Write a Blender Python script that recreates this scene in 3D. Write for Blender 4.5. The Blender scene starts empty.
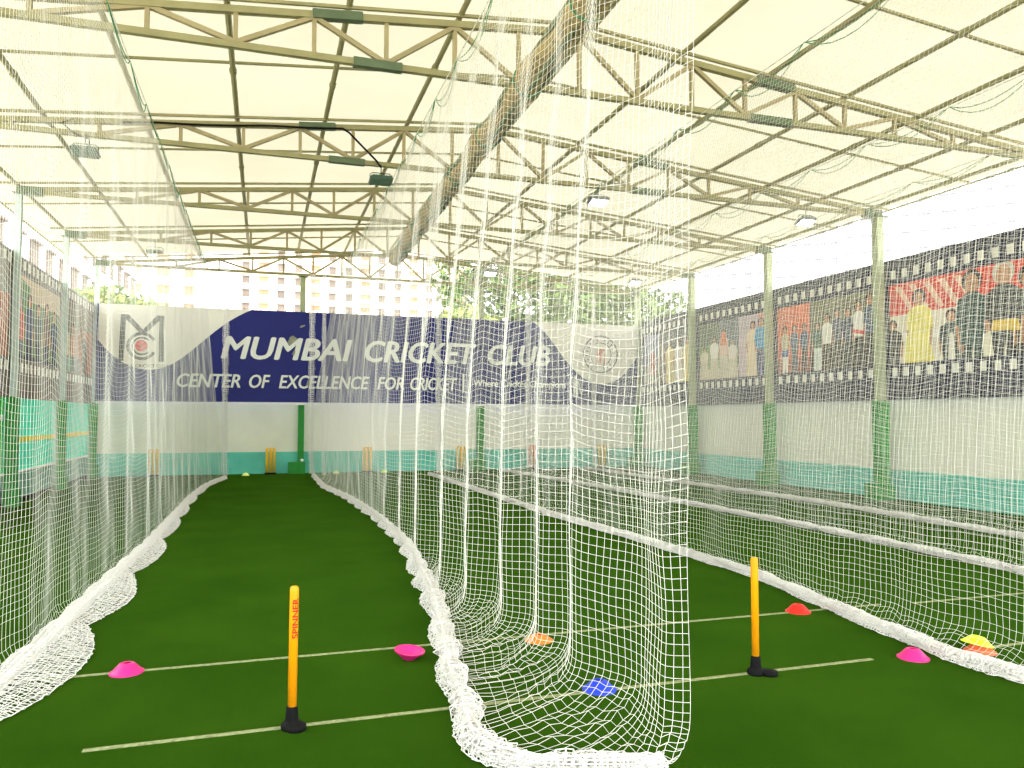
import bpy, bmesh, math, random
import numpy as np
from mathutils import Vector, Matrix

RNG = np.random.default_rng(7)
random.seed(7)
SC = bpy.context.scene
COL = SC.collection

# ------------------------------------------------------------------ materials
def mat(name, col, rough=0.7, noise=0.0, scale=8.0, metal=0.0, bump=0.0, bscale=60.0, spec=0.3, emit=None, estr=0.0):
    m = bpy.data.materials.new(name); m.use_nodes = True
    nt = m.node_tree; b = nt.nodes['Principled BSDF']
    b.inputs['Roughness'].default_value = rough
    b.inputs['Metallic'].default_value = metal
    b.inputs['Specular IOR Level'].default_value = spec
    c = (col[0], col[1], col[2], 1)
    b.inputs['Base Color'].default_value = c
    tc = nt.nodes.new('ShaderNodeTexCoord')
    if noise > 0:
        n = nt.nodes.new('ShaderNodeTexNoise'); n.inputs['Scale'].default_value = scale
        n.inputs['Detail'].default_value = 4
        nt.links.new(tc.outputs['Object'], n.inputs['Vector'])
        r = nt.nodes.new('ShaderNodeValToRGB')
        r.color_ramp.elements[0].position = 0.3; r.color_ramp.elements[1].position = 0.7
        r.color_ramp.elements[0].color = tuple(x * (1 - noise) for x in col) + (1,)
        r.color_ramp.elements[1].color = tuple(min(1, x * (1 + noise)) for x in col) + (1,)
        nt.links.new(n.outputs['Fac'], r.inputs['Fac'])
        nt.links.new(r.outputs['Color'], b.inputs['Base Color'])
    if bump > 0:
        n2 = nt.nodes.new('ShaderNodeTexNoise'); n2.inputs['Scale'].default_value = bscale
        nt.links.new(tc.outputs['Object'], n2.inputs['Vector'])
        bp = nt.nodes.new('ShaderNodeBump'); bp.inputs['Strength'].default_value = bump
        bp.inputs['Distance'].default_value = 0.01
        nt.links.new(n2.outputs['Fac'], bp.inputs['Height'])
        nt.links.new(bp.outputs['Normal'], b.inputs['Normal'])
    if emit:
        b.inputs['Emission Color'].default_value = (*emit, 1); b.inputs['Emission Strength'].default_value = estr
    return m

def srgb(r, g, b):
    f = lambda v: (v / 255 / 12.92) if v / 255 <= 0.04045 else ((v / 255 + 0.055) / 1.055) ** 2.4
    return (f(r), f(g), f(b))

def turf_mat():
    m = mat('turf', (0.03, 0.1, 0.012), 0.95, spec=0.0)
    nt = m.node_tree; b = nt.nodes['Principled BSDF']
    b.inputs['Sheen Weight'].default_value = 0.13; b.inputs['Sheen Roughness'].default_value = 0.5; b.inputs['Sheen Tint'].default_value = (0.2, 0.55, 0.05, 1)
    tc = nt.nodes.new('ShaderNodeTexCoord')
    n1 = nt.nodes.new('ShaderNodeTexNoise'); n1.inputs['Scale'].default_value = 260; n1.inputs['Detail'].default_value = 3
    n2 = nt.nodes.new('ShaderNodeTexNoise'); n2.inputs['Scale'].default_value = 1.1; n2.inputs['Detail'].default_value = 5
    mx = nt.nodes.new('ShaderNodeMath'); mx.operation = 'MULTIPLY_ADD'; mx.inputs[1].default_value = 0.45
    for n in (n1, n2): nt.links.new(tc.outputs['Object'], n.inputs['Vector'])
    nt.links.new(n1.outputs['Fac'], mx.inputs[0]); nt.links.new(n2.outputs['Fac'], mx.inputs[2])
    r = nt.nodes.new('ShaderNodeValToRGB')
    r.color_ramp.elements[0].position = 0.45; r.color_ramp.elements[1].position = 0.95
    r.color_ramp.elements[0].color = (*TURF_A, 1); r.color_ramp.elements[1].color = (*TURF_B, 1)
    nt.links.new(mx.outputs[0], r.inputs['Fac']); nt.links.new(r.outputs['Color'], b.inputs['Base Color'])
    bp = nt.nodes.new('ShaderNodeBump'); bp.inputs['Strength'].default_value = 0.5; bp.inputs['Distance'].default_value = 0.008
    nt.links.new(n1.outputs['Fac'], bp.inputs['Height']); nt.links.new(bp.outputs['Normal'], b.inputs['Normal'])
    return m

def roof_mat():
    m = bpy.data.materials.new('translucent_roof'); m.use_nodes = True
    nt = m.node_tree; nt.nodes.clear()
    out = nt.nodes.new('ShaderNodeOutputMaterial')
    tr = nt.nodes.new('ShaderNodeBsdfTranslucent'); df = nt.nodes.new('ShaderNodeBsdfDiffuse')
    df.inputs['Color'].default_value = (0.85, 0.82, 0.68, 1)
    tc = nt.nodes.new('ShaderNodeTexCoord'); n = nt.nodes.new('ShaderNodeTexNoise'); n.inputs['Scale'].default_value = 0.6
    n.inputs['Detail'].default_value = 5
    nt.links.new(tc.outputs['Object'], n.inputs['Vector'])
    r = nt.nodes.new('ShaderNodeValToRGB')
    r.color_ramp.elements[0].position = 0.3; r.color_ramp.elements[1].position = 0.75
    r.color_ramp.elements[0].color = (*ROOF_A, 1); r.color_ramp.elements[1].color = (*ROOF_B, 1)
    nt.links.new(n.outputs['Fac'], r.inputs['Fac']); nt.links.new(r.outputs['Color'], tr.inputs['Color'])
    mx = nt.nodes.new('ShaderNodeMixShader'); mx.inputs[0].default_value = 0.3
    nt.links.new(tr.outputs[0], mx.inputs[1]); nt.links.new(df.outputs[0], mx.inputs[2])
    nt.links.new(mx.outputs[0], out.inputs['Surface'])
    return m

TURF_A = (0.0085, 0.031, 0.001); TURF_B = (0.020, 0.054, 0.0025)
ROOF_A = (0.176, 0.165, 0.119); ROOF_B = (0.205, 0.194, 0.143)
M = {}
M['turf'] = turf_mat()
M['roof'] = roof_mat()
M['steel'] = mat('truss_paint', srgb(150, 145, 104), 0.55, 0.12, 3)
M['steel2'] = mat('truss_web_paint', srgb(160, 149, 112), 0.55, 0.12, 3)
M['purlin'] = mat('purlin_paint', srgb(150, 145, 105), 0.55, 0.15, 2)
M['sleeve'] = mat('sleeve_green', srgb(92, 108, 80), 0.5, 0.1, 6)
M['post'] = mat('post_paint', srgb(165, 175, 135), 0.55, 0.12, 4)
M['postl'] = mat('post_pale', srgb(178, 196, 186), 0.55, 0.12, 4)
M['green'] = mat('post_green', srgb(28, 135, 40), 0.5, 0.15, 5)
M['white_wall'] = mat('wall_white', srgb(228, 230, 212), 0.8, 0.05, 1.5, bump=0.08, bscale=30)
M['white_sheet'] = mat('wall_sheet', srgb(238, 236, 222), 0.8, 0.03, 1.5, bump=0.08, bscale=30)
M['teal'] = mat('wall_teal', srgb(98, 198, 178), 0.7, 0.1, 2.2)
M['cyan'] = mat('panel_cyan', srgb(85, 238, 205), 0.55, 0.1, 2)
M['bgreen'] = mat('panel_green', srgb(25, 190, 50), 0.55, 0.1, 2)
M['greyteal'] = mat('plinth_grey', srgb(120, 165, 150), 0.8, 0.15, 4)
M['yellow'] = mat('strip_yellow', srgb(230, 215, 60), 0.6, 0.1, 5)
M['white'] = mat('paint_white', (0.8, 0.8, 0.78), 0.6, 0.04, 5)
M['line'] = mat('crease_paint', srgb(138, 145, 104), 0.9, 0.35, 40)
M['net'] = mat('net_cord', (0.8, 0.79, 0.71), 0.85, 0.04, 30, spec=0.1)
M['bundle'] = mat('net_bundle', (0.95, 0.93, 0.89), 0.85, 0.06, 30, spec=0.1)
M['cordg'] = mat('cord_green', srgb(70, 140, 100), 0.7, 0.1, 20)
M['navy'] = mat('banner_blue', srgb(18, 27, 108), 0.55, 0.08, 1.2)
M['banner_white'] = mat('banner_white', srgb(228, 226, 214), 0.6, 0.03, 1.0)
M['letter'] = mat('banner_letter', srgb(225, 228, 222), 0.6, 0.03, 5)
M['ink'] = mat('banner_ink', srgb(58, 60, 58), 0.6, 0.05, 5)
M['inkthin'] = mat('crest_ink', srgb(70, 72, 95), 0.6, 0.05, 5)
M['logored'] = mat('logo_red', srgb(205, 70, 62), 0.6, 0.05, 5)
M['crestred'] = mat('crest_red', srgb(205, 130, 118), 0.6, 0.05, 5)
M['film'] = mat('film_navy', srgb(38, 40, 66), 0.6, 0.1, 2)
M['black'] = mat('rubber_black', (0.005, 0.005, 0.0055), 0.75, 0.1, 20, spec=0.12)
M['stump'] = mat('stump_orange_yellow', srgb(250, 160, 12), 0.4, 0.05, 10)
M['stumpy'] = mat('stump_yellow', srgb(235, 185, 40), 0.45, 0.05, 10)
M['stumpo'] = mat('stump_orange', srgb(240, 130, 70), 0.45, 0.05, 10)
M['redink'] = mat('stump_red_ink', srgb(185, 25, 10), 0.5, 0.05, 10)
M['roll'] = mat('rolled_cloth', srgb(168, 150, 102), 0.85, 0.4, 14, bump=0.4, bscale=20)
M['rollg'] = mat('rolled_cloth_green', srgb(120, 130, 95), 0.85, 0.3, 10)
M['lamp_grey'] = mat('lamp_grey', srgb(120, 125, 125), 0.4, 0.05, 8)
M['lamp_dark'] = mat('lamp_dark', srgb(62, 88, 72), 0.45, 0.08, 8)
M['lens_on'] = mat('lamp_lens', (0.9, 0.95, 1), 0.3, emit=(0.92, 0.97, 1.0), estr=6)
M['lens_off'] = mat('lamp_lens_off', srgb(90, 120, 100), 0.2, 0.05, 8)
for n, c in dict(pink=(236, 40, 130), red=(236, 38, 30), orange=(240, 125, 40), salmon=(235, 105, 62), blue=(30, 60, 205), lime=(222, 242, 40), paleyel=(225, 230, 120)).items():
    M['c_' + n] = mat('cone_' + n, srgb(*c), 0.4, 0.04, 10)
M['bldg'] = mat('building_cream', srgb(236, 228, 208), 0.9, 0.05, 0.2)
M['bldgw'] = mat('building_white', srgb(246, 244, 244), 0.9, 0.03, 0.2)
M['bldgl'] = mat('building_pale', srgb(240, 232, 234), 0.9, 0.04, 0.2)
M['win'] = mat('window_dark', srgb(112, 104, 96), 0.9, 0.2, 0.3)
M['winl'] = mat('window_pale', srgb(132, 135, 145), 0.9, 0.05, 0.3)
M['winb'] = mat('window_tan', srgb(170, 140, 112), 0.9, 0.2, 0.3)
M['slab'] = mat('balcony_slab', srgb(225, 200, 185), 0.9, 0.1, 0.3)
M['leaf'] = mat('leaf_green', srgb(100, 122, 66), 0.6, 0.35, 0.9)
M['leafd'] = mat('leaf_dark', srgb(70, 92, 52), 0.6, 0.35, 0.9)
M['leafy'] = mat('leaf_yellow', srgb(150, 160, 85), 0.6, 0.3, 0.9)
M['bark'] = mat('bark', srgb(120, 108, 92), 0.9, 0.3, 4)
M['ground'] = mat('ground_outside', srgb(190, 182, 168), 0.9, 0.1, 0.2)

# ------------------------------------------------------------------ object helpers
def mesh_obj(name, verts, faces, material, parent=None, smooth=False, mats=None, fm=None):
    me = bpy.data.meshes.new(name)
    me.from_pydata([tuple(v) for v in verts], [], faces)
    for m_ in (mats or [material]): me.materials.append(m_)
    if fm is not None: me.polygons.foreach_set('material_index', fm)
    if smooth: me.polygons.foreach_set('use_smooth', [True] * len(me.polygons))
    me.update()
    o = bpy.data.objects.new(name, me); COL.objects.link(o)
    if parent is not None: o.parent = parent
    return o

class MB:
    def __init__(s): s.v = []; s.f = []; s.m = []; s.mats = []
    def mi(s, m):
        if m not in s.mats: s.mats.append(m)
        return s.mats.index(m)
    def add(s, vs, fs, m=None):
        k = len(s.v); s.v += [tuple(v) for v in vs]; s.f += [tuple(i + k for i in f) for f in fs]
        s.m += [s.mi(m) if m else 0] * len(fs); return s
    def box(s, x0, x1, y0, y1, z0, z1, m=None):
        vs = [(x, y, z) for z in (z0, z1) for y in (y0, y1) for x in (x0, x1)]
        return s.add(vs, [(0, 2, 3, 1), (4, 5, 7, 6), (0, 1, 5, 4), (2, 6, 7, 3), (0, 4, 6, 2), (1, 3, 7, 5)], m)
    def bar(s, a, b, w, h=None, m=None, up=(0, 0, 1)):
        a = Vector(a); b = Vector(b); h = h or w; t = (b - a).normalized(); up = Vector(up)
        if abs(t.dot(up)) > 0.97: up = Vector((0, 1, 0))
        r = t.cross(up).normalized(); u = r.cross(t)
        vs = [p + r * (sx * w / 2) + u * (sy * h / 2) for p in (a, b) for sx, sy in ((-1, -1), (1, -1), (1, 1), (-1, 1))]
        return s.add(vs, [(3, 2, 1, 0), (4, 5, 6, 7), (0, 1, 5, 4), (1, 2, 6, 5), (2, 3, 7, 6), (3, 0, 4, 7)], m)
    def tube(s, pts, r, n=8, m=None, caps=True):
        pts = [Vector(p) for p in pts]; L = len(pts); rs = r if hasattr(r, '__len__') else [r] * L
        vs = []; prev = None
        for i, p in enumerate(pts):
            t = (pts[min(i + 1, L - 1)] - pts[max(i - 1, 0)]).normalized()
            ref = prev if prev is not None else (Vector((0, 0, 1)) if abs(t.z) < 0.9 else Vector((1, 0, 0)))
            u = (ref - t * ref.dot(t)).normalized(); w = t.cross(u); prev = u
            vs += [p + (u * math.cos(2 * math.pi * k / n) + w * math.sin(2 * math.pi * k / n)) * rs[i] for k in range(n)]
        fs = [(i * n + k, i * n + (k + 1) % n, (i + 1) * n + (k + 1) % n, (i + 1) * n + k) for i in range(L - 1) for k in range(n)]
        if caps: fs += [tuple(range(n - 1, -1, -1)), tuple((L - 1) * n + k for k in range(n))]
        return s.add(vs, fs, m)
    def lathe(s, prof, n=24, c=(0, 0, 0), m=None):
        vs = [(c[0] + r * math.cos(2 * math.pi * k / n), c[1] + r * math.sin(2 * math.pi * k / n), c[2] + z) for r, z in prof for k in range(n)]
        fs = [(i * n + k, i * n + (k + 1) % n, (i + 1) * n + (k + 1) % n, (i + 1) * n + k) for i in range(len(prof) - 1) for k in range(n)]
        return s.add(vs, fs, m)
    def prism(s, poly, ax, d0, d1, m=None):
        """poly in 2D extruded between d0 and d1 along axis ax ('x': (y,z), 'y': (x,z), 'z': (x,y))."""
        P = {'x': lambda p, d: (d, p[0], p[1]), 'y': lambda p, d: (p[0], d, p[1]), 'z': lambda p, d: (p[0], p[1], d)}[ax]
        n = len(poly); vs = [P(p, d0) for p in poly] + [P(p, d1) for p in poly]
        fs = [tuple(range(n - 1, -1, -1)), tuple(range(n, 2 * n))] + [(k, (k + 1) % n, n + (k + 1) % n, n + k) for k in range(n)]
        return s.add(vs, fs, m)
    def build(s, name, material=None, parent=None, smooth=False):
        return mesh_obj(name, s.v, s.f, material, parent, smooth, mats=s.mats or None, fm=s.m if s.mats else None)

def tag(o, label=None, cat=None, group=None, kind=None):
    if label: o['label'] = label
    if cat: o['category'] = cat
    if group: o['group'] = group
    if kind: o['kind'] = kind
    return o

def empty(name, loc=(0, 0, 0), label=None, cat=None, group=None, rz=0):
    o = bpy.data.objects.new(name, None); COL.objects.link(o); o.location = loc; o.rotation_euler = (0, 0, rz)
    o.empty_display_size = 0.2
    return tag(o, label, cat, group)

def struct(o): o['kind'] = 'structure'; return o

def copy_tree(o, parent=None):
    c = o.copy(); COL.objects.link(c); c.parent = parent
    for ch in o.children: copy_tree(ch, c)
    return c

def text_mesh(name, body, material, parent, loc, rot, size, width=None, shear=0.0, bold=0.0, ext=0.004, align='LEFT', height=None):
    fat = bold; bold = 0.0
    cu = bpy.data.curves.new(name, 'FONT'); cu.body = body; cu.size = size; cu.shear = shear
    cu.offset = bold; cu.extrude = ext; cu.align_x = align; cu.resolution_u = 3
    t = bpy.data.objects.new(name + '_tmp', cu); COL.objects.link(t)
    dg = bpy.context.evaluated_depsgraph_get(); me = bpy.data.meshes.new_from_object(t.evaluated_get(dg))
    bpy.data.objects.remove(t)
    me.materials.clear(); me.materials.append(material)
    co = np.array([v.co[:] for v in me.vertices])
    if width:
        x0, x1 = co[:, 0].min(), co[:, 0].max(); co[:, 0] = (co[:, 0] - (x0 if align == 'LEFT' else (x0 + x1) / 2)) * width / (x1 - x0)
    if height:
        y0, y1 = co[:, 1].min(), co[:, 1].max(); co[:, 1] = (co[:, 1] - y0) * height / (y1 - y0)
    me.vertices.foreach_set('co', co.ravel()); me.update()
    if fat > 0:
        vs = []; fs = []; polys = [tuple(p.vertices) for p in me.polygons]
        for dx, dy, dz in ((-fat, 0, 0), (fat, 0, 0.002), (0, -fat * 0.6, 0.004), (0, fat * 0.6, 0.006)):
            k = len(vs); vs += [(c[0] + dx, c[1] + dy, c[2] + dz) for c in co]; fs += [tuple(i + k for i in p) for p in polys]
        me = bpy.data.meshes.new(name); me.from_pydata(vs, [], fs); me.materials.append(material); me.update()
    o = bpy.data.objects.new(name, me); COL.objects.link(o); o.location = loc; o.rotation_euler = rot; o.parent = parent
    return o

# ------------------------------------------------------------------ net strands
def strand_arrays(P, r):
    """P (n_strands, n_pts, 3): triangular tubes along each strand -> verts, quads"""
    n, L, _ = P.shape
    T = np.empty_like(P); T[:, 1:-1] = P[:, 2:] - P[:, :-2]; T[:, 0] = P[:, 1] - P[:, 0]; T[:, -1] = P[:, -1] - P[:, -2]
    T /= np.linalg.norm(T, axis=2, keepdims=True) + 1e-9
    ref = np.array([0.83, 0.41, 0.37]); U = np.cross(T, ref); U /= np.linalg.norm(U, axis=2, keepdims=True) + 1e-9
    W = np.cross(T, U)
    V = np.empty((n, L, 3, 3))
    for k in range(3):
        a = 2 * math.pi * k / 3; V[:, :, k] = P + r * (math.cos(a) * U + math.sin(a) * W)
    base = (np.arange(n)[:, None] * L + np.arange(L - 1)[None, :]) * 3
    q = []
    for k in range(3):
        k2 = (k + 1) % 3
        q.append(np.stack([base + k, base + k2, base + 3 + k2, base + 3 + k], -1).reshape(-1, 4))
    return V.reshape(-1, 3), np.concatenate(q)

def np_mesh(name, parts, material, parent=None):
    vs = []; qs = []; k = 0
    for v, q in parts: vs.append(v); qs.append(q + k); k += len(v)
    v = np.concatenate(vs).astype(np.float32); q = np.concatenate(qs).astype(np.int32)
    me = bpy.data.meshes.new(name); me.vertices.add(len(v)); me.vertices.foreach_set('co', v.ravel())
    me.loops.add(q.size); me.loops.foreach_set('vertex_index', q.ravel())
    me.polygons.add(len(q)); me.polygons.foreach_set('loop_start', np.arange(0, q.size, 4, dtype=np.int32))
    me.materials.append(material); me.update(calc_edges=True); me.validate()
    o = bpy.data.objects.new(name, me); COL.objects.link(o); o.parent = parent
    return o

def grid_net(name, P, r, material, parent):
    return np_mesh(name, [strand_arrays(P, r), strand_arrays(np.swapaxes(P, 0, 1).copy(), r)], material, parent)

def resample(pts, step):
    pts = np.array(pts, float); d = np.r_[0, np.cumsum(np.linalg.norm(np.diff(pts, axis=0), axis=1))]
    n = max(2, int(round(d[-1] / step)) + 1); s = np.linspace(0, d[-1], n)
    return np.stack([np.interp(s, d, pts[:, k]) for k in range(pts.shape[1])], 1), s, d

def smooth1(a, k):
    if k < 1: return a
    w = np.hanning(2 * k + 3)[1:-1]; w /= w.sum(); p = np.pad(a, ((k, k), (0, 0)), mode='edge')
    return np.stack([np.convolve(p[:, j], w, 'valid') for j in range(a.shape[1])], 1)

def wob(x, y, seed, amp=1.0):
    r = np.random.default_rng(seed); o = np.zeros(np.broadcast(x, y).shape)
    for i in range(5):
        a, b, p = r.normal() * 1.6 * (1 + i), r.normal() * 1.6 * (1 + i), r.uniform(0, 6.28)
        o = o + np.sin(a * x + b * y + p) / (1 + i)
    return o * amp * 0.5

def net_bundle(name, path, rx, rz, parent, seed, step=0.024, r=0.003, layers=(1.0, 0.88, 0.7, 0.5, 0.25), around=12, lump=0.3, lump_len=0.7, flat=True, side=None, jitter=0.075):
    """slack net gathered into a rope-like bundle along a path"""
    rg = np.random.default_rng(seed)
    p, s, _ = resample(path, step); p = smooth1(p, 3)
    t = np.gradient(p, axis=0); t /= np.linalg.norm(t, axis=1, keepdims=True)
    up = np.array([0, 0, 1.0]) if flat else np.array([0, 1.0, 0])
    sd = np.cross(t, up); sd /= np.linalg.norm(sd, axis=1, keepdims=True); uu = np.cross(sd, t)
    rxs = np.interp(s, np.linspace(0, s[-1], len(rx)), rx) if hasattr(rx, '__len__') else np.full(len(s), rx)
    ph = np.cumsum(rg.uniform(0.6, 1.4, len(s)) * step / lump_len * math.pi)
    lm = 1 - lump + lump * np.abs(np.sin(ph)) * 1.4
    parts = []
    for li, f in enumerate(layers):
        a = np.linspace(0, 2 * math.pi, around, endpoint=True) + li * 0.35
        jit = rg.normal(size=(len(s), around)) * jitter; jit[:, -1] = jit[:, 0]
        rad = f * (1 + jit) * lm[:, None]
        jt = rg.normal(size=(len(s), around)) * 0.012; jt[:, -1] = jt[:, 0]
        P = (p[:, None, :] + sd[:, None, :] * (rad * np.cos(a) * rxs[:, None])[..., None]
             + uu[:, None, :] * (rad * np.sin(a) * rz)[..., None] + t[:, None, :] * jt[..., None])
        if flat: P[:, :, 2] = np.maximum(P[:, :, 2], 0.006)
        parts += [strand_arrays(P, r), strand_arrays(np.swapaxes(P, 0, 1).copy(), r)]
    return np_mesh(name, parts, M['bundle'], parent)

def net_skirt(name, path, depth, side, parent, seed, step=0.03, rows=9, r=0.0024, lump_len=1.0, zlift=0.05):
    """loose scallops of net lying beside the hem: a folded double layer, deepest between pinch points"""
    rg = np.random.default_rng(seed); p, s, _ = resample(path, step); p = smooth1(p, 3)
    t = np.gradient(p, axis=0); t /= np.linalg.norm(t, axis=1, keepdims=True); sd = np.stack([-t[:, 1], t[:, 0], 0 * s], 1) * side
    dp = np.interp(s, np.linspace(0, s[-1], len(depth)), depth)
    ph = np.cumsum(rg.uniform(0.55, 1.45, len(s)) * 0 + step / lump_len * math.pi * np.interp(s, np.arange(0, s[-1] + 2, 0.8), rg.uniform(0.6, 1.6, len(np.arange(0, s[-1] + 2, 0.8)))))
    sc = 0.45 + 0.55 * np.abs(np.sin(ph)) ** 0.8
    parts = []
    for layer in range(2):
        u = np.linspace(0, 1, rows)
        P = p[:, None, :] + sd[:, None, :] * ((dp * sc)[:, None] * u[None, :])[..., None]
        prof = np.sin(np.pi * np.clip(u, 0, 1) ** 0.7) * zlift * (1.0 if layer == 0 else 0.45) + 0.008
        P[:, :, 2] = p[:, 2:3] * (1 - u) ** 2 + prof[None, :] * (0.7 + 0.5 * sc[:, None])
        P[:, :, :2] += rg.normal(size=(len(s), rows, 2)) * 0.006 * (u > 0)[None, :, None]
        P[:, :, 2] += np.abs(rg.normal(size=(len(s), rows))) * 0.005
        P[:, :, 1] += 0.012 * layer + wob(s[:, None] * 5, u[None, :] * 3, seed + layer, 0.015)
        P[:, :, 2] = np.maximum(P[:, :, 2], 0.006)
        parts += [strand_arrays(P, r), strand_arrays(np.swapaxes(P, 0, 1).copy(), r)]
    return np_mesh(name, parts, M['bundle'], parent)

NET_TOP = 5.47
CELL = 0.05
def cricket_net(label, foot, topx, hem, rx, seed, strand=0.0024, hem_r=0.003, near_hem=None, near_start=None, sag=0.085, ends=True, nf=12, hemz=0.042, group=None, skirt=None, skirt_side=-1, skirt_len=1.0, layers=(1.0, 0.85, 0.6, 0.3), straight=False, bkw=None, edge2=None, rz=0.042):
    """foot: plan polyline far -> near of the hanging net; topx: x of the rope above; hem(y) -> x of the bundled hem"""
    root = empty('cricket_net', (foot[0][0], foot[0][1], 0), label, 'net', group)
    inv = Vector((-foot[0][0], -foot[0][1], 0))
    F, s, d = resample(foot, CELL); F = smooth1(F, 2); nc = len(F)
    # top line: smoother than the foot, follows the rope
    Tp = np.stack([np.full(nc, topx) + 0.35 * (F[:, 0] - smooth1(F, 25)[:, 0]), F[:, 1]], 1)
    H = np.stack([np.array([hem(y) for y in F[:, 1]]), F[:, 1]], 1)
    if near_hem is not None:
        k0 = int(np.argmin(np.abs(F[:, 1] - near_start)))
        nh, _, _ = resample(near_hem, 0.01)
        tt = np.linspace(0, len(nh) - 1, nc - k0).astype(int); H[k0:] = nh[tt]
        H = smooth1(H, 4)
    nr = int(round((NET_TOP - 0.3) / CELL)) + 1
    P = np.zeros((nc, nr + nf, 3))
    tz = np.linspace(0, 1, nr)
    if straight: Tp = np.stack([np.full(nc, topx), F[:, 1]], 1)
    e = tz ** 1.3 if straight else 1 - (1 - tz) ** 1.7
    for k in range(2):
        P[:, :nr, k] = Tp[:, k:k + 1] * (1 - e) + F[:, k:k + 1] * e
    P[:, :nr, 2] = NET_TOP + (0.3 - NET_TOP) * tz
    # lying slack
    t2 = np.linspace(0, 1, nf + 1)[1:]
    A = np.c_[F, np.full(nc, 0.3)]; B = np.c_[F, np.full(nc, -0.02)]; Cc = np.c_[H, np.full(nc, hemz)]
    for j, t in enumerate(t2):
        P[:, nr + j] = (1 - t) ** 2 * A + 2 * t * (1 - t) * B + t * t * Cc
    # wavy rows, sag between the ties, slack billow
    S = s[:, None]; Z = P[:, :, 2]
    dist = np.abs(((s / 1.05) % 1) - 0.5) * 2
    P[:, :nr, 2] -= (sag * (1 - dist ** 2))[:, None] * np.minimum(1, (1 - tz) * 3 + 0.25)[None, :] * (1 - tz[None, :] ** 6)
    P[:, :, 2] += wob(S * 1.3, np.arange(nr + nf)[None, :] * 0.05, seed, 0.011) * (Z > 0.15)
    P[:, :, 0] += wob(S * 2.1, Z * 1.2, seed + 1, 0.022) * np.clip((NET_TOP - Z) / 1.0, 0, 1) * (Z > 0.1)
    P[:, :, 1] += wob(S * 2.4, Z * 1.7, seed + 2, 0.012)
    P[:, nr:, 2] += np.abs(wob(S * 5.0, np.linspace(0, 1, nf)[None, :] * 2, seed + 3, 0.05)) * np.sin(np.linspace(0, 1, nf) * 3.0)[None, :]
    P[:, :, 2] = np.maximum(P[:, :, 2], 0.006)
    off = np.array([foot[0][0], foot[0][1], 0])
    grid_net('netting', P - off, strand, M['net'], root)
    hp = np.c_[H, np.full(nc, hemz)] - off
    hp2, _, _ = resample(hp, 0.03)
    net_bundle('bundled_hem', hp2 if len(hp2) > 8 else hp, rx, rz, root, seed + 5, r=hem_r, layers=layers, **(bkw or {}))
    if skirt is not None: net_skirt('loose_hem_fold', hp2, skirt, skirt_side, root, seed + 7, lump_len=skirt_len)
    if ends:
        z = np.linspace(NET_TOP - 0.05, 0.06, 40)
        bell = 0.16 * np.exp(-z / 0.5)
        net_bundle('gathered_edge', np.c_[F[0, 0] + bell * 0.3, F[0, 1] + 0 * z, z] - off, 0.075, 0.05, root, seed + 9, step=0.05, r=0.003, layers=(1.0, 0.6), around=8, flat=False, lump=0.2)
        if edge2: net_bundle('gathered_edge', np.c_[edge2[0] + bell * 0.3, edge2[1] + 0 * z, z] - off, 0.05, 0.05, root, seed + 10, step=0.05, r=0.003, layers=(1.0, 0.6), around=7, flat=False, lump=0.2)
    b = MB(); yy = np.linspace(F[0, 1], F[-1, 1], 40)
    b.tube([(topx - off[0], y - off[1], NET_TOP + 0.012) for y in yy], 0.006, 6); b.build('head_rope', M['net'], root)
    c = MB(); rg = np.random.default_rng(seed + 20); y = F[0, 1]; toggle = 0
    while y - 1.1 > F[-1, 1]:
        L = rg.uniform(1.1, 1.5); dz = rg.uniform(0.14, 0.26)
        for q in (0.6, 1.0):
            c.tube([(topx - off[0] + 0.03 * q * math.sin(u * 3.1), y - off[1] - u * L, NET_TOP + 0.02 - dz * q * 4 * u * (1 - u) * (1.25 - 0.5 * u)) for u in np.linspace(0, 1, 9)], 0.0055, 4)
        y -= L
    c.build('lacing_cord', M['cordg'], root)
    return root

# ------------------------------------------------------------------ setting
XL, XR, YB = -4.3, 11.75, 22.46
TY = [8.65, 12.1, 15.57, 19.03, 22.34]
RX, RZ = 3.65, 6.33
def roofz(x): return RZ + 0.14 - 0.0905 * abs(x - RX)

MB().box(-4.6, 12.1, -6, 23, -0.08, 0, M['turf']).build('floor'); struct(bpy.data.objects['floor'])
o = MB().box(-320, 420, -60, 420, -0.5, -0.1, M['ground']).build('ground_outside'); struct(o)

# roof sheet with soft sag between purlins
PX = [-4.3, -3.05, -1.75, -0.45, 0.85, 2.15, 3.45, 3.85, 5.15, 6.45, 7.75, 9.05, 10.35, 11.5]
xs = sorted(set([-5.0, 12.0] + PX + [round((a + b) / 2 + dd, 3) for a, b in zip(PX[:-1], PX[1:]) for dd in (-0.3, 0, 0.3) if b - a > 0.7] + [RX]))
ys = list(np.arange(-5, 22.81, 0.4)) + [22.75]
v = []; f = []
for x in xs:
    near = min(abs(x - p) for p in PX)
    for y in ys: v.append((x, y, roofz(x) + 0.09 + 0.02 * min(1, near / 0.5) * (1 + 0.4 * math.sin(y * 1.7 + x))))
ny = len(ys)
for i in range(len(xs) - 1):
    for j in range(ny - 1): f.append((i * ny + j, i * ny + j + 1, (i + 1) * ny + j + 1, (i + 1) * ny + j))
struct(mesh_obj('ceiling', v, f, M['roof'], None, True))

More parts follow.
